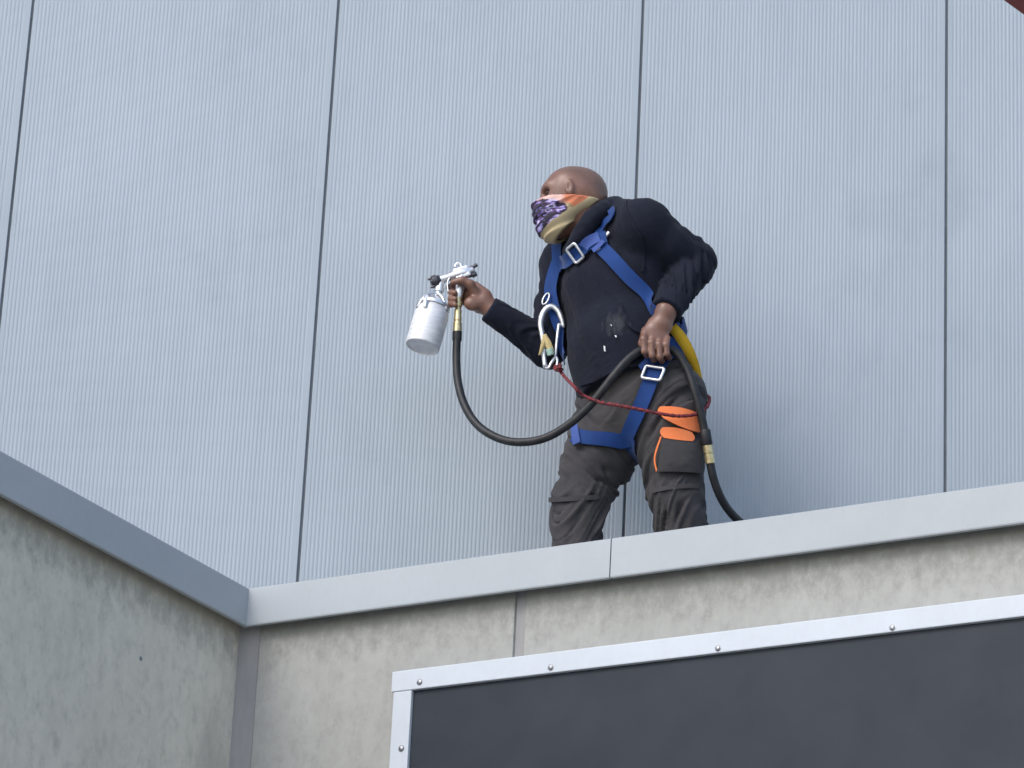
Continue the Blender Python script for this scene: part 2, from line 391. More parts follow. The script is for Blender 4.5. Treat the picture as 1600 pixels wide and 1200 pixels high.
class Ell:
    def __init__(s, c, r, ax=None, k=0.02, sub=False):
        s.c = np.array(c, float); s.r = np.array(r, float); s.k = k; s.sub = sub; s.ax = np.eye(3) if ax is None else np.array(ax, float)
        m = s.r.max(); s.lo = s.c - m; s.hi = s.c + m
    def __call__(s, p):
        q = (p - s.c) @ s.ax.T; g = np.linalg.norm(q / s.r, axis=-1) + 1e-9; h = np.linalg.norm(q / s.r ** 2, axis=-1) + 1e-9
        return np.where(g < 0.2, (g - 1) * s.r.min(), g * (g - 1) / h)
class Shape:
    def __init__(s, prims, clips=(), post=None): s.p = prims; s.clips = clips; s.post = post
    def bounds(s): return np.min([q.lo for q in s.p if not q.sub], 0) - 0.03, np.max([q.hi for q in s.p if not q.sub], 0) + 0.03
    def __call__(s, p):
        lo, hi = p.reshape(-1, 3).min(0), p.reshape(-1, 3).max(0); d = None
        for q in s.p:
            if d is not None and (np.any(q.lo - 0.09 > hi) or np.any(q.hi + 0.09 < lo)): continue
            e = q(p)
            if d is None: d = e if not q.sub else np.full(e.shape, 1.0); continue
            k = q.k
            if q.sub: h = np.clip(0.5 - 0.5 * (d + e) / k, 0, 1); d = d + (-e - d) * h + k * h * (1 - h)
            else: h = np.clip(0.5 + 0.5 * (d - e) / k, 0, 1); d = d + (e - d) * h - k * h * (1 - h)
        if s.post is not None: d = s.post(p, d)
        for (c, n) in s.clips: d = np.maximum(d, (p - c) @ n)
        return d
    def grad(s, p, e=0.004):
        g = np.stack([s(p + np.array(v)) - s(p - np.array(v)) for v in ((e, 0, 0), (0, e, 0), (0, 0, e))], -1)
        return g / (np.linalg.norm(g, axis=-1)[..., None] + 1e-9)
    def project(s, p, off=0.0, it=5):
        for _ in range(it): p = p - s.grad(p) * (s(p) - off)[..., None]
        return p
    def hit(s, px, near=9.6):
        R_ = np.array([ray(x, y) for x, y in px]); R_ /= np.linalg.norm(R_, axis=1)[:, None]; t = (near - CAM[1]) / R_[:, 1]
        act = np.ones(len(t), bool); ok = np.zeros(len(t), bool)
        for _ in range(90):
            k = np.where(act)[0]
            if not len(k): break
            P = CAM + R_[k] * t[k, None]; d = s(P); hit = d < 0.0006; ok[k[hit]] = True
            act[k[hit | (P[:, 1] > 10.9)]] = False; t[k[~hit]] += np.maximum(d[~hit] * 0.7, 0.0005)
        return [CAM + R_[q] * t[q] if ok[q] else None for q in range(len(t))]
def mesh_sdf(f, h, B=20):
    lo, hi = f.bounds(); n = np.ceil((hi - lo) / (h * B)).astype(int); NG = n * B + 3
    keys, pos, quads = [], [], []
    g = np.arange(B + 1); gi = np.stack(np.meshgrid(g, g, g, indexing='ij'), -1)
    gid = lambda q: ((q[..., 0] + 1) * NG[1] + (q[..., 1] + 1)) * NG[2] + (q[..., 2] + 1)
    E = [((0, 0, 0), (1, 0, 0)), ((0, 1, 0), (1, 1, 0)), ((0, 0, 1), (1, 0, 1)), ((0, 1, 1), (1, 1, 1)),
         ((0, 0, 0), (0, 1, 0)), ((1, 0, 0), (1, 1, 0)), ((0, 0, 1), (0, 1, 1)), ((1, 0, 1), (1, 1, 1)),
         ((0, 0, 0), (0, 0, 1)), ((1, 0, 0), (1, 0, 1)), ((0, 1, 0), (0, 1, 1)), ((1, 1, 0), (1, 1, 1))]
    for a in range(n[0]):
        for b in range(n[1]):
            for c in range(n[2]):
                o = np.array([a, b, c]) * B; cen = lo + (o + B / 2) * h
                if abs(float(f(cen[None])[0])) > h * B * 0.87 * 1.5 + 0.02: continue
                P = lo + (gi + o) * h; D = f(P); S = D < 0
                if S.all() or not S.any(): continue
                cnt = np.zeros((B, B, B)); acc = np.zeros((B, B, B, 3))
                sl = lambda A, q: A[q[0]:q[0] + B, q[1]:q[1] + B, q[2]:q[2] + B]
                for p0, p1 in E:
                    d0, d1 = sl(D, p0), sl(D, p1); m = (d0 < 0) != (d1 < 0)
                    t = np.where(m, d0 / np.where(m, d0 - d1, 1), 0)[..., None]
                    acc += np.where(m[..., None], sl(P, p0) * (1 - t) + sl(P, p1) * t, 0); cnt += m
                m = cnt > 0; keys.append(gid(gi[:B, :B, :B][m] + o)); pos.append(acc[m] / cnt[m][:, None])
                for ax in range(3):
                    q1 = [0, 0, 0]; q1[ax] = 1
                    s0, s1 = sl(S, (0, 0, 0)), sl(S, q1); e = s0 != s1
                    if not e.any(): continue
                    cell = gi[:B, :B, :B][e] + o; u = np.zeros(3, int); v = np.zeros(3, int); u[(ax + 1) % 3] = 1; v[(ax + 2) % 3] = 1
                    Q = np.stack([gid(cell - u - v), gid(cell - v), gid(cell), gid(cell - u)], -1)
                    fl = s0[e]; Q[~fl] = Q[~fl][:, ::-1]; quads.append(Q)
    keys = np.concatenate(keys); pos = np.concatenate(pos); quads = np.concatenate(quads)
    uk, idx = np.unique(keys, return_index=True); pos = pos[idx]; j = np.searchsorted(uk, quads); j = np.clip(j, 0, len(uk) - 1)
    ok = (uk[j] == quads).all(1); return pos, j[ok]
def sdf_obj(name, f, h, mat, parent, **props):
    V, Q = mesh_sdf(f, h); me = bpy.data.meshes.new(name)
    me.vertices.add(len(V)); me.vertices.foreach_set('co', V.astype(np.float32).ravel())
    me.loops.add(len(Q) * 4); me.loops.foreach_set('vertex_index', Q.astype(np.int32).ravel())
    me.polygons.add(len(Q)); me.polygons.foreach_set('loop_start', np.arange(0, len(Q) * 4, 4, dtype=np.int32))
    me.update(calc_edges=True); me.validate(); me.materials.append(mat); me.polygons.foreach_set('use_smooth', [True] * len(me.polygons))
    o = bpy.data.objects.new(name, me); COL.objects.link(o)
    if parent: o.parent = parent
    for k, v in props.items(): o[k] = v
    return o

# ------------------------------------------------------------------ materials of the worker and his kit
def mat_skin():
    m, t, b = new_mat('skin'); v = coords(t); n = noise(t, v, 18, 5); n2 = noise(t, v, 160, 4)
    c = ramp(t, n, [(0.3, (0.145, 0.072, 0.05)), (0.7, (0.23, 0.122, 0.088))]).outputs[0]
    c = mix(t, 0.5, c, ramp(t, n2, [(0.35, (0.85, 0.83, 0.82)), (0.65, (1.05, 1.04, 1.03))]).outputs[0], 'MULTIPLY')
    tc = t.nodes.new('ShaderNodeTexCoord'); mp_ = t.nodes.new('ShaderNodeMapping'); mp_.inputs['Location'].default_value = tuple(-x for x in HC); t.links.new(tc.outputs['Object'], mp_.inputs[0])
    dot = t.nodes.new('ShaderNodeVectorMath'); dot.operation = 'DOT_PRODUCT'; dot.inputs[1].default_value = tuple(HU * 10 - HF * 6); t.links.new(mp_.outputs[0], dot.inputs[0])
    sm = N(t, 'ShaderNodeMath', operation='MULTIPLY_ADD'); t.links.new(n, sm.inputs[0]); sm.inputs[1].default_value = 0.7; t.links.new(dot.outputs['Value'], sm.inputs[2])
    hair = ramp(t, sm.outputs[0], [(0.50, (0, 0, 0)), (0.80, (0.75, 0.75, 0.75))]).outputs[0]      # shaved scalp: stubble shows grey-brown
    stub = ramp(t, noise(t, v, 420, 3), [(0.4, (0.075, 0.047, 0.036)), (0.62, (0.20, 0.122, 0.088))]).outputs[0]
    c = mix(t, hair, c, stub)
    t.links.new(c, b.inputs['Base Color']); b.inputs['Roughness'].default_value = 0.38; b.inputs['Subsurface Weight'].default_value = 0.08
    b.inputs['Subsurface Radius'].default_value = (0.01, 0.004, 0.002); bump(t, b, n2, 0.12, 0.001); return m
def cloth(name, c1, c2, weave=900, rough=0.9, sheen=0.15, wr=None):
    m, t, b = new_mat(name); v = coords(t); n = noise(t, v, 9, 7, 0.65); f = noise(t, v, weave, 2)
    c = ramp(t, n, [(0.3, c1), (0.7, c2)]).outputs[0]
    c = mix(t, 0.5, c, ramp(t, f, [(0.3, (0.75, 0.75, 0.75)), (0.7, (1.2, 1.2, 1.2))]).outputs[0], 'MULTIPLY')
    t.links.new(c, b.inputs['Base Color']); b.inputs['Roughness'].default_value = rough; b.inputs['Sheen Weight'].default_value = sheen
    b.inputs['Specular IOR Level'].default_value = 0.2
    h = noise(t, v, 120, 5, 0.7); bump(t, b, h, 0.35, 0.002)
    if wr:                                            # small creases on top of the modelled folds
        n1 = t.nodes.new('ShaderNodeTexNoise'); n1.noise_type = 'RIDGED_MULTIFRACTAL'; n1.inputs['Scale'].default_value = wr[0]; n1.inputs['Detail'].default_value = 3
        t.links.new(coords(t, (1.0, 1.0, 1.7)), n1.inputs['Vector']); b1 = t.nodes.new('ShaderNodeBump'); b1.inputs['Strength'].default_value = wr[1]; b1.inputs['Distance'].default_value = wr[2]
        t.links.new(n1.outputs['Fac'], b1.inputs['Height']); b0 = b.inputs['Normal'].links[0].from_node; t.links.new(b1.outputs[0], b0.inputs['Normal'])
    return m
M_hood = cloth('navy_fleece', (0.0065, 0.0085, 0.0165), (0.012, 0.015, 0.027), 700, 0.92, 0.03, wr=(22, 0.35, 0.008))
M_trou = cloth('charcoal_twill', (0.044, 0.042, 0.044), (0.066, 0.063, 0.066), 900, 0.9, 0.05, wr=(26, 0.3, 0.008))
M_orange = cloth('orange_canvas', (0.80, 0.20, 0.065), (0.92, 0.27, 0.10), 900)
M_strap = cloth('blue_webbing', (0.004, 0.031, 0.14), (0.007, 0.047, 0.205), 1500, 0.7)
M_strap_light = cloth('faded_blue_webbing', (0.035, 0.07, 0.24), (0.055, 0.10, 0.32), 1500, 0.7)
M_yellow = cloth('yellow_webbing', (0.50, 0.30, 0.01), (0.62, 0.40, 0.03), 1200, 0.7)
M_tag = cloth('tan_tape', (0.42, 0.32, 0.14), (0.60, 0.50, 0.26), 700, 0.7)
M_green = simple('green_label', (0.20, 0.34, 0.29), (0.32, 0.45, 0.40), 200, 0.6)
M_boot = simple('boot_leather', (0.02, 0.017, 0.015), (0.04, 0.035, 0.03), 30, 0.6, bstr=0.3)
M_alu = simple('bare_aluminium', (0.62, 0.63, 0.65), (0.80, 0.81, 0.82), 60, 0.38, 0.85, bstr=0.05, bscale=200)
M_cup = simple('brushed_cup', (0.62, 0.63, 0.65), (0.76, 0.77, 0.79), 25, 0.55, 0.3, stretch=(1, 1, 4), bstr=0.05)
M_steel = simple('dark_steel', (0.05, 0.05, 0.06), (0.12, 0.12, 0.13), 60, 0.4, 0.8)
M_brass = simple('brass', (0.52, 0.42, 0.22), (0.70, 0.60, 0.36), 90, 0.35, 0.8)
M_hose = simple('black_rubber', (0.012, 0.013, 0.015), (0.024, 0.025, 0.028), 40, 0.46, bstr=0.15, bscale=400)
M_hose.node_tree.nodes['Principled BSDF'].inputs['Specular IOR Level'].default_value = 0.35
M_eye = simple('eye', (0.01, 0.008, 0.008), (0.02, 0.015, 0.012), 30, 0.2)
M_white = simple('white_plastic', (0.72, 0.74, 0.76), (0.82, 0.83, 0.85), 80, 0.5)
def mat_rope():
    m, t, b = new_mat('red_kernmantle'); n = noise(t, coords(t), 170, 3)
    r = ramp(t, n, [(0.42, (0.035, 0.012, 0.016)), (0.52, (0.20, 0.016, 0.025)), (0.66, (0.26, 0.05, 0.05))])
    t.links.new(r.outputs[0], b.inputs['Base Color']); b.inputs['Roughness'].default_value = 0.8; bump(t, b, n, 0.6, 0.003); return m
M_rope = mat_rope()

# ------------------------------------------------------------------ skeleton
YAW = math.radians(36)
FWD = np.array([-math.cos(YAW), -math.sin(YAW), 0]); LEFT = np.array([-FWD[1], FWD[0], 0])
T0, T1, T2, T3 = W(994, 600), W(977, 540), W(963, 445), W(962, 374, 0.01)
LS, LE, LW = W(1006, 352, -0.175), W(1085, 411, -0.09), W(1041, 486, -0.215)
RS, RE, RW = W(884, 412, 0.15), W(857, 545, 0.12), W(776, 491, 0.065)
LH, LK, LA = W(1046, 622, -0.085), W(1056, 772, -0.075), W(1092, 990, -0.02)
RH, RK, RA = W(962, 628, 0.075), W(906, 782, 0.02), W(893, 1008, 0.05)
HC = W(900, 304, -0.03)
HF = np.array([-0.985, 0.05, -0.10]); HF /= np.linalg.norm(HF); HS = np.array([0.05, -1, 0.0]); HS -= HF * (HS @ HF); HS /= np.linalg.norm(HS); HU = np.cross(HF, HS)
AX = np.stack([HF, HS, HU])
def H(f, s, u): return HC + HF * f + HS * s + HU * u

head = [Ell(H(-0.006, 0, 0), (0.092, 0.076, 0.087), AX, 0.02), Ell(H(0.03, 0, 0.022), (0.062, 0.064, 0.058), AX, 0.03),  Ell(H(0.045, 0, -0.045), (0.062, 0.064, 0.085), AX, 0.03),
        Ell(H(0.062, 0, -0.095), (0.042, 0.046, 0.042), AX, 0.025), Ell(H(0.08, 0, 0.018), (0.024, 0.05, 0.016), AX, 0.02),
        Cap(H(0.096, 0, 0.002), H(0.112, 0, -0.034), 0.008, 0.014, 0.015), Ell(H(0.098, 0, -0.068), (0.016, 0.026, 0.014), AX, 0.015)]
head += [Ell(H(0.09, q * 0.032, -0.002), (0.014, 0.017, 0.010), AX, 0.012, True) for q in (-1, 1)]
ears = []
for q in (-1, 1):
    ears += [Ell(H(0.018, q * 0.074, -0.010), (0.014, 0.0105, 0.029), AX, 0.004), Ell(H(0.022, q * 0.087, -0.004), (0.0085, 0.010, 0.019), AX, 0.003, True)]
neck = [Cap(H(-0.015, 0, -0.06), W(938, 372, 0.0), 0.058, 0.068, 0.03)]
def finger(pts, r0, r1, k=0.004):
    n = len(pts) - 1; return [Cap(pts[i], pts[i + 1], r0 + (r1 - r0) * i / n, r0 + (r1 - r0) * (i + 1) / n, k) for i in range(n)]
# left hand: a fist round the hose at the hip
lh = [Cap(LW, W(1034, 506, -0.213), 0.030, 0.030, 0.02), Cap(W(1030, 508, -0.213), W(1021, 527, -0.222), (0.036, 0.019), (0.042, 0.017), 0.018, u=_R * 0.96 - _U * 0.22)]
for i, (kx, ky, ln) in enumerate(((1006, 526, 25), (1018, 531, 27), (1030, 534, 26), (1041, 534, 21))):
    lh += finger([W(kx + 2, ky - 6, -0.222), W(kx, ky + 4, -0.236), W(kx + 1, ky + ln - 2, -0.232), W(kx + 4, ky + ln + 4, -0.200), W(kx + 5, ky + ln - 10, -0.182)], 0.0112 - 0.0006 * i, 0.0085, 0.005)
lh += finger([W(1022, 506, -0.20), W(1008, 518, -0.188), W(1003, 537, -0.186), W(1011, 553, -0.196)], 0.0145, 0.0095, 0.006)
# right hand: round the grip of the gun, forefinger at the trigger, thumb over the top
rh = [Cap(RW, W(757, 474, 0.062), 0.029, 0.031, 0.02), Cap(W(753, 470, 0.065), W(734, 458, 0.078), (0.040, 0.022), (0.042, 0.019), 0.018, u=_U * 0.9 + _R * 0.35),
      Ell(W(738, 474, 0.045), (0.026, 0.018, 0.024), None, 0.015)]
for i, (kx, ky, ex) in enumerate(((728, 441, 0), (727, 451, 1), (728, 461, 2), (731, 470, 3))):
    if i == 0: p = [W(740, 450, 0.085), W(724, 442, 0.09), W(708, 445, 0.082), W(700, 449, 0.060)]
    else: p = [W(742, ky, 0.085), W(722, ky + 1, 0.090), W(707, ky + 4, 0.078), W(704, ky + 6, 0.050), W(711, ky + 6, 0.034)]
    rh += finger(p, 0.0105, 0.0085, 0.005)
rh += finger([W(743, 458, 0.045), W(735, 444, 0.030), W(722, 438, 0.026), W(708, 441, 0.030)], 0.0150, 0.0098, 0.008)
core = [Cap(T0, T1, (0.15, 0.115), (0.155, 0.12), 0.03, u=LEFT), Cap(T1, T2, (0.155, 0.12), (0.18, 0.115), 0.03, u=LEFT), Cap(T2, T3, (0.18, 0.115), (0.15, 0.085), 0.03, u=LEFT),
        Cap(T3, LS, 0.06, 0.058, 0.03), Cap(T3, RS, 0.06, 0.058, 0.03), Cap(LS, LE, 0.055, 0.041, 0.02), Cap(LE, LW, 0.041, 0.029, 0.02), Cap(RS, RE, 0.052, 0.040, 0.02), Cap(RE, RW, 0.040, 0.028, 0.02),
        Cap(T0, LH, 0.08, 0.08, 0.03), Cap(T0, RH, 0.08, 0.08, 0.03), Cap(LH, LK, 0.078, 0.055, 0.02), Cap(LK, LA, 0.052, 0.038, 0.02), Cap(RH, RK, 0.078, 0.055, 0.02), Cap(RK, RA, 0.052, 0.038, 0.02)]
BODY = Shape(core + neck + head + ears + lh + rh)

# hooded sweatshirt
hA, hB = W(914, 611, -0.05), W(1004, 562, -0.20); hv = hB - hA; hh = np.cross(hv, (0, 0, 1)); hn = np.cross(hh, hv); hn /= np.linalg.norm(hn); hn = hn if hn[2] < 0 else -hn
cuffL = (LW + (LW - LE) / np.linalg.norm(LW - LE) * 0.004, (LW - LE) / np.linalg.norm(LW - LE)); cuffR = (RW + (RW - RE) / np.linalg.norm(RW - RE) * 0.030, (RW - RE) / np.linalg.norm(RW - RE))
def lim(P, cuff):                                    # sleeves end square at the cuff
    class L(type(P)):
        def __call__(s, p): return np.maximum(super().__call__(p), (p - cuff[0]) @ cuff[1])
    P.__class__ = L; return P
cdir = lambda a, b: (b - a) / np.linalg.norm(b - a)
torso = [Cap(T0 - np.array([0, 0, 0.14]), T1, (0.178, 0.150), (0.185, 0.150), 0.05, u=LEFT, fold=(0.010, 12, 1.5), seed=1), Cap(T1, T2, (0.185, 0.150), (0.184, 0.137), 0.05, u=LEFT, fold=(0.013, 11, 2.6), seed=2),
         Cap(T2, T3, (0.184, 0.137), (0.15, 0.105), 0.05, u=LEFT, fold=(0.012, 12, 2.6), seed=3),
         Cap(T3, LS, 0.078, 0.066, 0.05), Cap(W(965, 350, -0.02), LS, 0.060, 0.064, 0.05), Cap(T3, RS, 0.085, 0.078, 0.05)]
arms = [Cap(LS, W(1042, 382, -0.14), 0.072, 0.074, 0.035, fold=(0.009, 18, 2.2), seed=24), Cap(W(1042, 382, -0.14), LE, 0.075, 0.069, 0.014, fold=(0.013, 22, 1.8), seed=8), lim(Cap(LE, LW, 0.068, 0.046, 0.008, fold=(0.014, 28, 2.0), seed=5), cuffL),
        lim(Cap(LW - cdir(LE, LW) * 0.035, LW + cdir(LE, LW) * 0.02, 0.049, 0.046, 0.006), cuffL),
        Cap(RS, RE, 0.076, 0.058, 0.025, fold=(0.012, 13, 1.2), seed=6), lim(Cap(RE, RW, 0.056, 0.039, 0.02, fold=(0.012, 24, 1.8), seed=7), cuffR),
        lim(Cap(RW - cdir(RE, RW) * 0.03, RW + cdir(RE, RW) * 0.05, 0.042, 0.040, 0.006), cuffR)]
hoodpts = spline([W(895, 392, -0.045), W(906, 372, -0.100), W(925, 343, -0.125), W(950, 325, -0.085), W(963, 322, 0.02), W(945, 338, 0.085), W(912, 375, 0.085), W(893, 393, 0.0)], 3)
hood = [Cap(hoodpts[i], hoodpts[i + 1], 0.029, 0.029, 0.005, fold=(0.004, 12, 0.6), seed=40 + i) for i in range(len(hoodpts) - 1)]
hood += [Cap(W(964, 330, -0.055), W(972, 340, 0.05), 0.035, 0.035, 0.01, fold=(0.006, 14, 0.6), seed=9), Cap(W(905, 402, -0.04), W(935, 385, -0.10), 0.03, 0.03, 0.03)]
HOODIE = Shape(torso + arms + hood, [(hA, hn)])
# remove a neck hole
class Sub(Shape):
    def __init__(s, base, cut): s.b = base; s.c = cut; s.p = base.p; s.clips = (); s.post = None
    def __call__(s, p): return np.maximum(s.b(p), -s.c(p))
HOODIE = Sub(HOODIE, Shape([Cap(H(-0.01, 0, -0.05), W(934, 366, 0), 0.064, 0.070, 0.01), Cap(T0 - np.array([0, 0, 0.2]), T0 - np.array([0, 0, 0.045]), (0.165, 0.137), (0.165, 0.137), 0.01, u=LEFT)]))

# work trousers
mk = lambda a, b, t: a + (b - a) * t
LM, RM = W(1049, 715, -0.08), W(936, 715, 0.045)
legs = [Cap(W(1000, 585), W(1002, 650), (0.168, 0.128), (0.165, 0.13), 0.03, u=LEFT, fold=(0.0117, 20, 1.2), seed=11),
        Cap(LH, LM, 0.112, 0.094, 0.04, fold=(0.0150, 24, 1.6), seed=12), Cap(LM, LK, 0.093, 0.083, 0.015, fold=(0.0140, 27, 1.2), seed=13),
        Cap(LK, mk(LK, LA, 0.35), 0.084, 0.074, 0.010, fold=(0.0216, 24, 2.2), seed=14), Cap(mk(LK, LA, 0.35), mk(LK, LA, 0.93), 0.074, 0.072, 0.01, fold=(0.0189, 22, 2.0), seed=15),
        Cap(RH, RM, 0.120, 0.110, 0.04, fold=(0.0165, 28, 1.4), seed=16), Cap(RM, RK, 0.108, 0.084, 0.015, fold=(0.0180, 31, 1.0), seed=17),
        Cap(RK, mk(RK, RA, 0.35), 0.086, 0.071, 0.010, fold=(0.0196, 22, 2.2), seed=18), Cap(mk(RK, RA, 0.35), mk(RK, RA, 0.93), 0.071, 0.070, 0.01, fold=(0.0196, 22, 2.0), seed=19)]
TROU = Shape(legs)

# neck gaiter pulled up over the nose
class Gaiter(Shape):
    def __init__(s): s.h = Shape([q for q in head if not q.sub] + [Ell(H(0.078, 0, -0.078), (0.040, 0.050, 0.058), AX, 0.03)]); s.p = s.h.p; s.clips = (); s.post = None
    def __call__(s, p):
        q = (p - HC) @ AX.T; c = np.stack([q[..., 0] * 9 + q[..., 2] * 12, q[..., 1] * 7, q[..., 2] * 42 + q[..., 0] * 14], -1)
        d = s.h(p) - 0.009 - 0.007 * ridge(vnoise(c, 31)) * np.clip((0.02 - q[..., 2]) * 30, 0, 1)
        top = q[..., 2] - (-0.036 + 0.11 * q[..., 0]); bot = -0.098 - 0.75 * q[..., 0] - q[..., 2]
        return np.maximum(np.maximum(d, top), np.maximum(bot, -(s.h(p) - 0.0015)))
GAITER = Gaiter()

M_skin = mat_skin()
worker = empty('person', label='worker in dark hooded sweatshirt, charcoal trousers, patterned face covering and blue harness, striding while spraying', category='person')
sdf_obj('body', BODY, 0.0042, M_skin, worker)
hoodie_o = sdf_obj('hooded_sweatshirt', HOODIE, 0.0048, M_hood, worker)
trou_o = sdf_obj('trousers', TROU, 0.0048, M_trou, worker)
def mat_gaiter():
    m, t, b = new_mat('printed_gaiter'); tc = t.nodes.new('ShaderNodeTexCoord')
    mp_ = t.nodes.new('ShaderNodeMapping'); mp_.vector_type = 'POINT'; mp_.inputs['Location'].default_value = tuple(-x for x in HC)
    t.links.new(tc.outputs['Object'], mp_.inputs[0]); sep = t.nodes.new('ShaderNodeSeparateXYZ'); t.links.new(mp_.outputs[0], sep.inputs[0])
    warp = noise(t, mp_.outputs[0], 30, 3); mp2 = t.nodes.new('ShaderNodeMapping'); mp2.inputs['Rotation'].default_value = (0, 0.6, 0); mp2.inputs['Scale'].default_value = (1, 0.6, 2.2); t.links.new(mp_.outputs[0], mp2.inputs[0]); warp2 = noise(t, mp2.outputs[0], 17, 2.5, 0.6)
    def madd(a, k, c): 
        n = N(t, 'ShaderNodeMath', operation='MULTIPLY_ADD'); t.links.new(a, n.inputs[0]); n.inputs[1].default_value = k
        if isinstance(c, float): n.inputs[2].default_value = c
        else: t.links.new(c, n.inputs[2])
        return n.outputs[0]
    pat = ramp(t, warp2, [(0.33, (0.55, 0.50, 0.72)), (0.39, (0.20, 0.18, 0.46)), (0.43, (0.016, 0.013, 0.03)), (0.50, (0.022, 0.016, 0.035)), (0.53, (0.10, 0.05, 0.14)), (0.56, (0.27, 0.23, 0.55)), (0.60, (0.68, 0.62, 0.78)), (0.63, (0.04, 0.03, 0.06)), (0.68, (0.30, 0.26, 0.58))]).outputs[0]
    xs = madd(sep.outputs[0], 14.0, madd(warp, 0.8, 0.62))          # front to back: printed front, tan sides
    c = mix(t, ramp(t, xs, [(0.50, (0, 0, 0)), (0.60, (1, 1, 1))]).outputs[0], pat, ramp(t, warp2, [(0.4, (0.34, 0.25, 0.14)), (0.6, (0.62, 0.52, 0.34))]).outputs[0])
    zs = madd(sep.outputs[2], 14.0, madd(sep.outputs[0], 4.5, madd(warp, 0.5, 0.98)))
    pink = mix(t, ramp(t, xs, [(0.35, (0, 0, 0)), (0.60, (1, 1, 1))]).outputs[0], (0.72, 0.47, 0.42), (0.62, 0.20, 0.10))
    c = mix(t, ramp(t, zs, [(0.18, (0, 0, 0)), (0.26, (1, 1, 1))]).outputs[0], c, pink)
    zl = madd(sep.outputs[2], 14.0, madd(sep.outputs[0], -10.5, madd(warp, 0.25, 1.15)))
    c = mix(t, ramp(t, zl, [(0.30, (1, 1, 1)), (0.36, (0, 0, 0))]).outputs[0], c, (0.52, 0.42, 0.25))
    t.links.new(c, b.inputs['Base Color']); b.inputs['Roughness'].default_value = 0.8; return m
sdf_obj('neck_gaiter', GAITER, 0.0032, mat_gaiter(), worker)
for q in (-1, 1):
    c = H(0.083, q * 0.033, -0.003); lathe('eye', c - HF * 0.010, c + HF * 0.010, [(0, 0.002), (0.2, 0.006), (0.5, 0.0085), (0.8, 0.006), (1, 0.002)], M_eye, worker, 12)
for A_, toe in ((LA, 0.3), (RA, 0.15)):
    f2 = cdir(np.zeros(3), np.array([-1, -toe, 0])); g = np.array([A_[0], A_[1], ZDECK])
    BOOT = Shape([Cap(A_ + np.array([0, 0, 0.09]), g + np.array([0.01, 0, 0.075]), 0.056, 0.056, 0.02), Cap(g + f2 * -0.03 + np.array([0, 0, 0.05]), g + f2 * 0.16 + np.array([0, 0, 0.045]), (0.046, 0.05), (0.05, 0.043), 0.02, u=np.array([-f2[1], f2[0], 0]))], [(g + np.array([0, 0, 0.003]), np.array([0, 0, -1.0]))])
    sdf_obj('boot', BOOT, 0.008, M_boot, worker)

# ------------------------------------------------------------------ things laid on the clothes
class Union(Shape):
    def __init__(s, *a): s.a = a; s.p = sum((list(q.p) for q in a), []); s.clips = (); s.post = None
    def __call__(s, p): return np.min([q(p) for q in s.a], 0)
SUIT = Union(HOODIE, TROU)
def pathpts(sdf, pts):
    """pixels become points on the surface; 3-D points are taken as they are"""
    out = []
    for q in pts:
        if len(q) == 2:
            h = sdf.hit([q])[0]
            if h is not None: out.append(h)
        else: out.append(np.array(q))
    return np.array(out)
def ribbon(*a, **k):
    global FOLD_GAIN
    FOLD_GAIN = 0.0; o = _ribbon(*a, **k); FOLD_GAIN = 1.0; return o
def patch(*a, **k):
    global FOLD_GAIN
    FOLD_GAIN = 0.0; o = _patch(*a, **k); FOLD_GAIN = 1.0; return o
def _ribbon(name, sdf, pts, width, mat, parent, off=0.003, th=0.0035, n=8, smooth=3, label=None, project=True):
    off = off + 0.005
    P = spline(pathpts(sdf, pts), n)
    if project: P = sdf.project(P, off)
    for _ in range(smooth): P[1:-1] = (P[:-2] + 2 * P[1:-1] + P[2:]) / 4
    d = sdf(P); g = sdf.grad(P, 0.02); P = P + g * np.maximum(off - d, 0)[:, None]
    T = np.gradient(P, axis=0); T /= np.linalg.norm(T, axis=1)[:, None]; Bn = np.cross(T, g); Bn /= np.linalg.norm(Bn, axis=1)[:, None]
    us = (-1, -0.6, 0, 0.6, 1); wd = np.broadcast_to(np.array(width, float), (len(P),)) if np.ndim(width) == 0 else np.interp(np.linspace(0, 1, len(P)), np.linspace(0, 1, len(width)), width)
    rows = []
    for u in us:
        q = P + Bn * (u * wd / 2)[:, None]; dd = sdf(q); gg = sdf.grad(q, 0.015)
        q = q + gg * np.clip(off - dd, -0.004, 0.05)[:, None]; rows.append(q)
    rows = np.array(rows)
    for _ in range(2): rows[:, 1:-1] = (rows[:, :-2] + 2 * rows[:, 1:-1] + rows[:, 2:]) / 4
    nrm = g; top = rows + nrm[None] * th; m = len(P); V = []; 
    loop = [(rows, i) for i in range(5)] + [(top, i) for i in (4, 3, 2, 1, 0)]
    for k in range(m):
        for A_, i in loop: V.append(A_[i, k])
    L_ = len(loop); Fc = []
    for k in range(m - 1):
        for i in range(L_): Fc.append((k * L_ + i, k * L_ + (i + 1) % L_, (k + 1) * L_ + (i + 1) % L_, (k + 1) * L_ + i))
    Fc += [tuple(range(L_))[::-1], tuple((m - 1) * L_ + i for i in range(L_))]
    bm = bmesh.new(); vs = [bm.verts.new(v) for v in V]
    for f in Fc: bm.faces.new([vs[i] for i in f])
    o = from_bm(name, bm, mat, parent); sharp_smooth(o.data, 0.9)
    if label: o['label'] = label
    return o
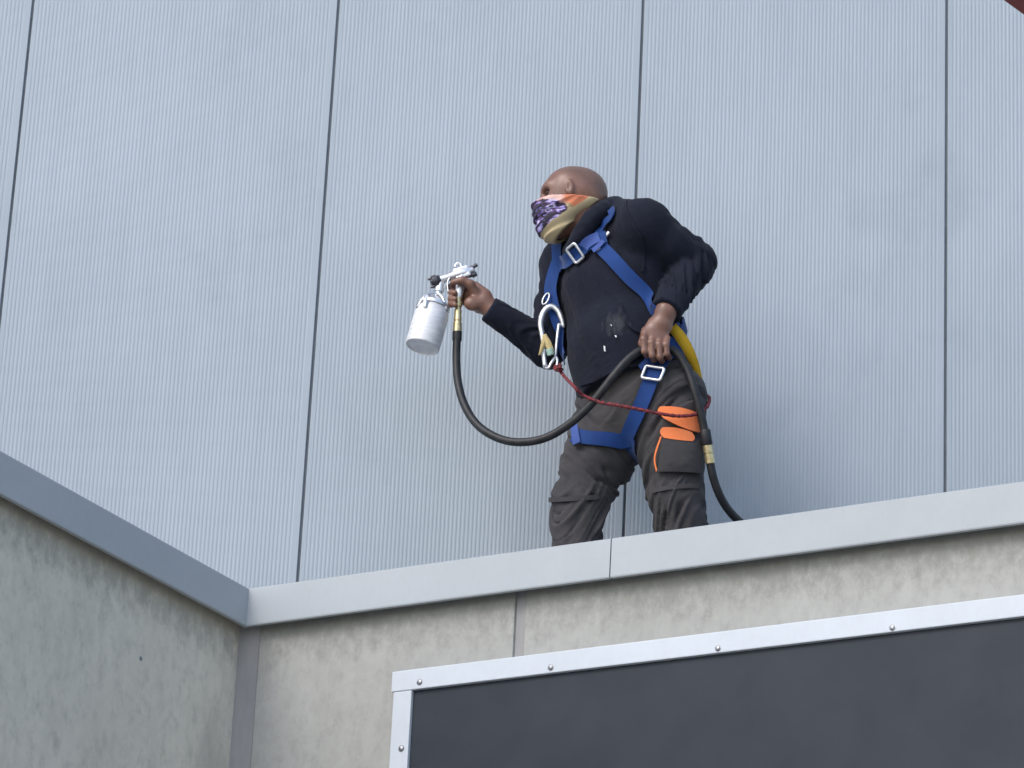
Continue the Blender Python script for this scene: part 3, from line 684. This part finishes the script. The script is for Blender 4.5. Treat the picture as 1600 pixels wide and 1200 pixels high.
def _patch(name, sdf, poly, mat, parent, off=0.004, th=0.004, nu=10, nv=8, bulge=0.0, rnd=0.0):
    """a four-cornered piece of cloth (pixel corners tl, tr, br, bl) laid on the surface"""
    off = off + 0.005; c = np.array(poly, float); px = []
    for j in range(nv + 1):
        for i in range(nu + 1):
            u, v = i / nu * 2 - 1, j / nv * 2 - 1; u, v = u * math.sqrt(1 - rnd * v * v / 2) / 2 + 0.5, v * math.sqrt(1 - rnd * u * u / 2) / 2 + 0.5; px.append(tuple((c[0] * (1 - u) + c[1] * u) * (1 - v) + (c[3] * (1 - u) + c[2] * u) * v))
    h = sdf.hit(px); last = next(q for q in h if q is not None); pts = []
    for q in h: last = q if q is not None else last; pts.append(last)
    Pn = np.array(pts); g = sdf.grad(Pn, 0.02)
    Gd = Pn.reshape(nv + 1, nu + 1, 3)
    for _ in range(7):
        for e_ in (Gd[0], Gd[-1], Gd[:, 0], Gd[:, -1]): e_[1:-1] = (e_[:-2] + 2 * e_[1:-1] + e_[2:]) / 4
        Gd[1:-1] = (Gd[:-2] + 2 * Gd[1:-1] + Gd[2:]) / 4; Gd[:, 1:-1] = (Gd[:, :-2] + 2 * Gd[:, 1:-1] + Gd[:, 2:]) / 4
    Pn = Gd.reshape(-1, 3); dd = sdf(Pn); Pn = Pn + g * np.maximum(off - dd, 0)[:, None]
    uu = np.array([(i / nu, j / nv) for j in range(nv + 1) for i in range(nu + 1)])
    bl = bulge * np.minimum(1, 4 * np.minimum(np.minimum(uu[:, 0], 1 - uu[:, 0]), np.minimum(uu[:, 1], 1 - uu[:, 1])))
    top = Pn + g * (th + bl)[:, None]; bot = Pn - g * 0.004
    n = len(Pn); V = np.vstack([top, bot]); Fc = []
    w_ = nu + 1
    for j in range(nv):
        for i in range(nu): a = j * w_ + i; Fc += [(a, a + 1, a + w_ + 1, a + w_), (n + a, n + a + w_, n + a + w_ + 1, n + a + 1)]
    rim = [i for i in range(w_)] + [j * w_ + nu for j in range(1, nv + 1)] + [nv * w_ + i for i in range(nu - 1, -1, -1)] + [j * w_ for j in range(nv - 1, 0, -1)]
    for i in range(len(rim)): a, b_ = rim[i], rim[(i + 1) % len(rim)]; Fc.append((a, n + a, n + b_, b_))
    bm = bmesh.new(); vs = [bm.verts.new(v) for v in V]
    for f in Fc: bm.faces.new([vs[i] for i in f])
    o = from_bm(name, bm, mat, parent); sharp_smooth(o.data, 0.9); return o

# trouser details
patch('pocket_flap', TROU, [(1024, 632), (1093, 643), (1101, 686), (1032, 655)], M_orange, trou_o, nu=16, nv=10, rnd=0.85)
patch('pocket_flap', TROU, [(1031, 666), (1081, 676), (1079, 697), (1035, 690)], M_orange, trou_o, off=0.012, nu=14, nv=10, rnd=0.85)
patch('cargo_pocket', TROU, [(1037, 686), (1090, 690), (1090, 742), (1030, 738)], M_trou, trou_o, off=0.008, bulge=0.006)
ribbon('piping', TROU, [(1035, 684), (1033, 700), (1032, 718), (1030, 737)], 0.005, M_orange, trou_o, off=0.008, th=0.003)
ribbon('knee_seam', TROU, [(1020, 768), (1035, 764), (1055, 761), (1075, 760), (1090, 761)], 0.014, M_trou, trou_o, off=-0.003, th=0.005)
ribbon('knee_seam', TROU, [(876, 781), (886, 782), (900, 783), (912, 781), (924, 778)], 0.014, M_trou, trou_o, off=-0.003, th=0.005)
# sweatshirt details
def stain(m, centre, radius, colour):              # dried paint wiped over the belly
    t = m.node_tree; b = t.nodes['Principled BSDF']; src = b.inputs['Base Color'].links[0].from_socket; v = coords(t, (1, 1, 0.35))
    d = t.nodes.new('ShaderNodeVectorMath'); d.operation = 'DISTANCE'; d.inputs[1].default_value = tuple(centre); t.links.new(coords(t), d.inputs[0])
    f = N(t, 'ShaderNodeMath', operation='MULTIPLY_ADD'); t.links.new(d.outputs['Value'], f.inputs[0]); f.inputs[1].default_value = -0.5 / radius; t.links.new(noise(t, v, 60, 5, 0.7), f.inputs[2])
    k = ramp(t, f.outputs[0], [(0.22, (0, 0, 0)), (0.45, (0.8, 0.8, 0.8))]).outputs[0]; t.links.new(mix(t, k, src, colour), b.inputs['Base Color'])
stain(M_hood, HOODIE.hit([(962, 503)])[0], 0.075, (0.045, 0.05, 0.06))
ribbon('armhole_seam', HOODIE, [(984, 322), (996, 345), (1003, 372), (1006, 400), (1003, 425)], 0.007, M_hood, hoodie_o, off=-0.002, th=0.004)
ribbon('hem_band', HOODIE, [(908, 596), (930, 590), (955, 575), (980, 560), (1003, 545)], 0.03, M_hood, hoodie_o, off=-0.001, th=0.004)
ribbon('pocket_edge', HOODIE, [(968, 478), (976, 497), (988, 512), (1003, 520)], 0.012, M_hood, hoodie_o, off=0.001, th=0.005)
for (x, y, wx, wy) in ((946, 545, 1.3, 4.5), (963, 526, 1.5, 1.6), (956, 509, 0.7, 1.2)):
    patch('paint_fleck', HOODIE, [(x - wx, y - wy), (x + wx * .6, y - wy * .8), (x + wx, y + wy), (x - wx * .3, y + wy * .9)], M_white, hoodie_o, off=0.001, th=0.0008, nu=2, nv=3)
# ------------------------------------------------------------------ safety harness, worn over the clothes
har = empty('safety_harness'); har.parent = worker
SW = 0.043
ribbon('strap', HOODIE, [(938, 386), (960, 408), (985, 436), (1010, 462), (1032, 488), (1052, 512), W(1085, 540, 0.0), W(1085, 535, 0.10)], SW, M_strap, har)
ribbon('strap', HOODIE, [W(975, 345, 0.0), (962, 336), (950, 348), (939, 364), (931, 382)], 0.026, M_strap, har, off=0.004)
ribbon('strap', HOODIE, [(952, 372), (935, 378), (918, 386), (903, 394), (893, 402), (885, 411), (876, 421)], SW, M_strap, har, off=0.006)
ribbon('strap', HOODIE, [W(900, 378, 0.14), W(884, 392, 0.08), W(872, 405, 0.05), (868, 428), (862, 452), (866, 480), (872, 510), (878, 540), W(890, 560, 0.03)], SW, M_strap, har, off=0.006)
ribbon('strap', SUIT, [W(1085, 500, 0.04), W(1075, 508, -0.10), (1064, 516), (1048, 540), (1034, 568), (1021, 592), (1010, 620), (1000, 645), (988, 672), (975, 694)], [0.045, 0.045, 0.05, 0.05, 0.05, 0.045], M_strap, har, off=0.006)
ribbon('strap', TROU, [(899, 683), (911, 685), (925, 687), (950, 689), (972, 688), (992, 684), W(1005, 672, 0.05), W(990, 680, 0.15)], 0.045, M_strap, har, off=0.006)
ribbon('strap_end', TROU, [(903, 671), (904, 682), (906, 697)], 0.026, M_strap_light, har, off=0.013)
ribbon('strap', TROU, [W(1000, 575, -0.16), W(1064, 545, -0.15), W(1090, 560, 0.02)], 0.045, M_strap, har, off=0.006)
def buckle(sdf, px, ang, w_, h_, lift=0.023):
    c = sdf.hit([px])[0]; n = sdf.grad(c[None], 0.03)[0]; a = math.radians(ang); x = _R * math.cos(a) + _U * math.sin(a)
    x = x - n * (x @ n); x /= np.linalg.norm(x); y = np.cross(n, x); c = c + n * lift; P = []
    for sx, sy in ((1, 1), (-1, 1), (-1, -1), (1, -1)):
        for k in range(4):
            t = math.pi / 2 * ((0 if sx > 0 and sy > 0 else 1 if sx < 0 and sy > 0 else 2 if sx < 0 else 3) + k / 3); r = 0.006
            P.append(c + x * (sx * (w_ - r) + r * math.cos(t)) + y * (sy * (h_ - r) + r * math.sin(t)))
    o = tube('buckle', P, 0.0048, M_alu, har, 8, True); return c, x, y, n
buckle(HOODIE, (905, 393), 35, 0.019, 0.026); buckle(SUIT, (1024, 589), -22, 0.031, 0.021)
bm = bmesh.new()
for (px, a) in (((950, 370), 45),):
    c = HOODIE.hit([px])[0]; n = HOODIE.grad(c[None], 0.03)[0]; x = _R * math.cos(math.radians(a)) + _U * math.sin(math.radians(a)); x -= n * (x @ n); x /= np.linalg.norm(x)
    box_frame(bm, c + n * 0.010, x, np.cross(n, x), n, 0.014, 0.0045, 0.002)
from_bm('label_tag', bm, M_white, har, bevel=0.0008)
bm = bmesh.new(); c = HOODIE.hit([(938, 393)])[0]; n = HOODIE.grad(c[None], 0.03)[0]; x = _R * .85 + _U * .52; x -= n * (x @ n); x /= np.linalg.norm(x)
box_frame(bm, c + n * 0.019, x, np.cross(n, x), n, 0.008, 0.006, 0.002); from_bm('label_tag', bm, M_white, har, bevel=0.0008)
ribbon('stitched_patch', HOODIE, [(916, 385), (926, 380), (938, 375)], 0.036, M_strap_light, har, off=0.0105, th=0.002)
ribbon('strap_keeper', HOODIE, [(932, 397), (939, 390), (947, 382)], 0.016, M_strap_light, har, off=0.012)
# white-metal chest ring
def ring(name, c, x, y, rx, ry, r, mat, parent):
    P = [c + x * rx * math.cos(2 * math.pi * k / 20) + y * ry * math.sin(2 * math.pi * k / 20) for k in range(20)]; return tube(name, P, r, mat, parent, 8, True)
e0 = HOODIE.hit([(866, 462)])[0]; e0 = W(853, 468, 0.0) if e0 is None else e0
DZ = float(e0[1] - Y0) - 0.035
ring('chest_ring', W(853, 467, DZ + 0.015), cdir(W(853, 467, DZ), W(857, 458, DZ)), cdir(W(853, 467, DZ), W(848, 466, DZ + 0.01)), 0.020, 0.012, 0.003, M_alu, har)

# ------------------------------------------------------------------ scaffold hook and its red lanyard
lan = empty('safety_lanyard', label='red rope lanyard with large white-metal snap hook hanging from the chest strap', category='lanyard')
hk = [(881, 512), (877, 497), (872, 486), (863, 479), (854, 482), (847, 493), (844.5, 507), (847, 522), (849.5, 538), (850, 555), (852, 574)]
tube('hook', spline([W(x, y, DZ) for x, y in hk], 4), np.interp(np.linspace(0, 1, 41), [0, 0.1, 0.5, 1], [0.005, 0.0085, 0.0092, 0.007]), M_alu, lan, 10)
tube('hook_tail', spline([W(852, 574, DZ), W(857, 575, DZ), W(862, 566, DZ), W(868, 558, DZ), W(871, 563, DZ), W(870, 572, DZ)], 5), 0.0048, M_alu, lan, 10)
tube('hook_gate', spline([W(873.5, 506, DZ), W(871, 525, DZ), W(869, 545, DZ), W(868, 558, DZ)], 4), np.linspace(0.0055, 0.0048, 13), M_alu, lan, 10)
def flat(name, pts, wd, mat, parent, th=0.002, nrm=-_F):
    P = spline(pts, 5); T = np.gradient(P, axis=0); T /= np.linalg.norm(T, axis=1)[:, None]; wv = np.interp(np.linspace(0, 1, len(P)), np.linspace(0, 1, len(wd)), wd)
    bm = bmesh.new(); R_ = []
    for p, t, w_ in zip(P, T, wv):
        b_ = np.cross(t, nrm); b_ /= np.linalg.norm(b_); n_ = np.cross(b_, t)
        R_.append([bm.verts.new(p + b_ * w_ / 2 * a + n_ * th * c) for a, c in ((-1, -1), (1, -1), (1, 1), (-1, 1))])
    for i in range(len(R_) - 1):
        for k in range(4): bm.faces.new((R_[i][k], R_[i][(k + 1) % 4], R_[i + 1][(k + 1) % 4], R_[i + 1][k]))
    bm.faces.new(R_[0]); bm.faces.new(R_[-1]); return from_bm(name, bm, mat, parent, True)
flat('tape_wrap', [W(851, 524, DZ - .012), W(848, 540, DZ - .014), W(843, 555, DZ - .010)], [0.012, 0.014, 0.007], M_tag, lan)
flat('tape_wrap', [W(850, 523, DZ - .013), W(856, 536, DZ - .015), W(862, 550, DZ - .013)], [0.014, 0.021, 0.018], M_tag, lan)
flat('label_band', [W(858, 545, DZ - .016), W(861, 555, DZ - .016)], [0.022, 0.021], M_green, lan)
rp = [W(871, 574, DZ), W(880, 586, DZ - .01), W(895, 602, -0.20), W(912, 618, -0.20), W(940, 629, -0.21), W(970, 634, -0.23), W(1000, 640, -0.235), W(1030, 646, -0.235), W(1060, 650, -0.225), W(1088, 647, -0.19), W(1100, 636, -0.12), W(1099, 612, -0.05), W(1092, 590, 0.0)]
rp = spline(rp, 10)
SKIN = Union(HOODIE, TROU)
dd = SKIN(rp); gg = SKIN.grad(rp, 0.01); rp = rp + gg * np.clip(0.006 - dd, 0, 0.1)[:, None]
rr = 0.0052 + 0.0006 * np.sin(np.arange(len(rp)) * 1.9)
tube('rope', rp, rr, M_rope, lan, 8)
tube('rope_knot', spline([W(868, 572, DZ - .006), W(873, 576, DZ - .012), W(876, 571, DZ - .004), W(871, 569, DZ + .006), W(866, 575, DZ), W(872, 579, DZ - .008), W(879, 577, DZ - .002)], 4), 0.0050, M_rope, lan, 8)
flat('energy_absorber_strap', [W(1048, 508, -0.175), W(1063, 526, -0.165), W(1076, 548, -0.15), W(1087, 573, -0.12), W(1097, 606, -0.08)], [0.030, 0.034, 0.032, 0.024, 0.012], M_yellow, lan, 0.003)

# ------------------------------------------------------------------ spray gun
GD = 0.055
g = lambda x, y, d=0.0: W(x, y, GD + d)
gun = empty('spray_gun', label='silver spray gun with white-metal paint cup held in the outstretched hand', category='spray gun')
lathe('gun_body', g(741, 421), g(686, 438), [(0, 0.006), (0.03, 0.010), (0.18, 0.013), (0.32, 0.0165), (0.5, 0.0155), (0.75, 0.011), (0.9, 0.013), (1, 0.012)], M_alu, gun, 20)
bm = bmesh.new(); x_ = cdir(g(741, 421), g(686, 438)); y_ = np.cross((0, 1, 0), x_)
box_frame(bm, g(722, 427), x_, (0, 1, 0), y_, 0.024, 0.0125, 0.018); from_bm('gun_housing', bm, M_alu, gun, bevel=0.005)
lathe('air_cap', g(688, 437), g(673, 442), [(0, 0.015), (0.35, 0.0175), (0.36, 0.020), (0.8, 0.020), (0.82, 0.013), (1, 0.010)], M_steel, gun, 20)
for q in (-1, 1): lathe('air_horn', g(677, 441) + y_ * 0.014 * q, g(670.5, 443) + y_ * 0.014 * q, [(0, 0.006), (1, 0.003)], M_steel, gun, 10)
tube('hanging_hook', spline([g(722, 421), g(719, 412), g(713, 413), g(711, 418)], 5), 0.0048, M_alu, gun, 10)
lathe('control_knob', g(729, 424), g(745, 413.5), [(0, 0.004), (0.3, 0.004), (0.31, 0.0075), (0.62, 0.0075), (0.63, 0.006), (1, 0.006)], M_steel, gun, 14)
lathe('control_knob', g(733, 432), g(744.5, 427.5), [(0, 0.005), (0.35, 0.005), (0.36, 0.0085), (1, 0.0078)], M_steel, gun, 14)
lathe('grip', g(722, 428), g(716, 466), [(0, 0.014), (0.2, 0.0135), (0.5, 0.0145), (0.8, 0.0135), (1, 0.011)], M_alu, gun, 16)
flat('trigger', [g(703, 433, -.004), g(699, 443, -.004), g(700, 455, -.004), g(704, 466, -.004)], [0.012, 0.014, 0.014, 0.010], M_alu, gun, 0.002, np.array([-1, -0.1, 0]))
lathe('fluid_neck', g(689, 441), g(683, 468), [(0, 0.011), (0.3, 0.0095), (0.31, 0.0145), (0.55, 0.0145), (0.56, 0.010), (1, 0.011)], M_alu, gun, 18)
ct, cb = g(682, 466), g(659.5, 543, -0.012)
lid = lathe('cup_lid', ct, ct + (cb - ct) * 0.2, [(0, 0.018), (0.15, 0.026), (0.7, 0.042), (0.72, 0.050), (1, 0.051)], M_alu, gun, 32)
lathe('paint_cup', ct + (cb - ct) * 0.18, cb, [(0, 0.040), (0.05, 0.0465), (0.13, 0.0515), (0.2, 0.053), (0.965, 0.0535), (0.985, 0.0520), (0.992, 0.0495), (0.9925, 0.0480), (0.97, 0.046), (0.968, 0.0)], M_cup, gun, 40)
tube('clamp_bail', spline([g(652, 480, -.03), g(661, 466, -.035), g(670, 459, -.025), g(683, 458, -.016), g(692, 466, -.03), g(698, 484, -.03)], 5), 0.0042, M_alu, gun, 8)
flat('clamp_lever', [g(670, 461, -.04), g(666, 470, -.048), g(664, 480, -.058)], [0.014, 0.018, 0.011], M_alu, gun, 0.0025)
lathe('clamp_knob', g(657, 474, -.02), g(652, 481, -.03), [(0, 0.006), (0.5, 0.008), (1, 0.004)], M_steel, gun, 12)
lathe('clamp_knob', g(694, 484, -.02), g(697, 490, -.02), [(0, 0.006), (0.5, 0.009), (1, 0.005)], M_steel, gun, 12)
fit = lathe('air_inlet', g(716.5, 463), g(715, 500), [(0, 0.010), (0.25, 0.010), (0.26, 0.0125), (0.45, 0.0125), (0.46, 0.0095), (0.58, 0.0095), (0.59, 0.0115), (1, 0.0115)], M_brass, gun, 16)

# ------------------------------------------------------------------ air hose
hose = empty('air_hose', label='black rubber air hose looping from the spray gun through the hand to the roof', category='hose')
hp_ = [W(714.5, 520, GD), W(713, 560, GD - .005), W(716, 600, GD - .02), W(728, 638, GD - .05), W(752, 670, GD - .09), W(795, 690, GD - .14), W(845, 687, -0.13), W(888, 664, -0.16), W(925, 630, -0.19), W(958, 588, -0.215), W(985, 558, -0.215), W(1008, 545, -0.208), W(1032, 543, -0.207), W(1054, 549, -0.20), W(1073, 575, -0.20), W(1086, 612, -0.20), W(1097, 655, -0.185), W(1106, 700, -0.165), W(1114, 745, -0.14), W(1130, 785, -0.10), W(1156, 816, -0.05), W(1200, 850, 0.02), (1.02, 10.42, 4.90), (1.25, 10.50, ZDECK + 0.02), (1.7, 10.45, ZDECK + 0.0135), (2.4, 10.2, ZDECK + 0.0135), (3.2, 10.3, ZDECK + 0.0135), (4.4, 9.8, ZDECK + 0.0135)]
hs = spline(hp_, 9); dd = SKIN(hs); gg = SKIN.grad(hs, 0.02); hs = hs + gg * np.clip(0.014 - dd, 0, 0.12)[:, None]
for _ in range(6): hs[1:-1] = (hs[:-2] + 2 * hs[1:-1] + hs[2:]) / 4
tube('hose_tube', hs, 0.0125, M_hose, hose, 16)
lathe('hose_coupling', W(715.2, 496, GD), W(714.4, 524, GD), [(0, 0.0125), (0.2, 0.0125), (0.21, 0.0105), (0.3, 0.0105), (0.31, 0.0135), (0.62, 0.0135), (0.63, 0.0145), (1, 0.0145)], M_brass, hose, 16)
lathe('hose_ferrule', W(714.4, 519, GD), W(714.0, 533, GD), [(0, 0.0148), (0.9, 0.0148), (1, 0.0135)], M_hose, hose, 16)
def on_hose(px):
    k = int(np.argmin([abs((800 + FPX * ((q - CAM) @ _R) / ((q - CAM) @ _F)) - px[0]) + abs((600 - FPX * ((q - CAM) @ _U) / ((q - CAM) @ _F)) - px[1]) for q in hs])); t = cdir(hs[k - 1], hs[k + 1]); return hs[k], t
c, t_ = on_hose((1108, 712))
lathe('splice_coupling', c - t_ * 0.028, c + t_ * 0.028, [(0, 0.0135), (0.03, 0.0148), (0.42, 0.0148), (0.43, 0.0128), (0.52, 0.0128), (0.53, 0.0150), (0.97, 0.0150), (1, 0.0135)], M_brass, hose, 16)
lathe('hose_ferrule', c - t_ * 0.075, c - t_ * 0.026, [(0, 0.0135), (0.1, 0.0165), (0.9, 0.0165), (1, 0.0135)], M_hose, hose, 16)
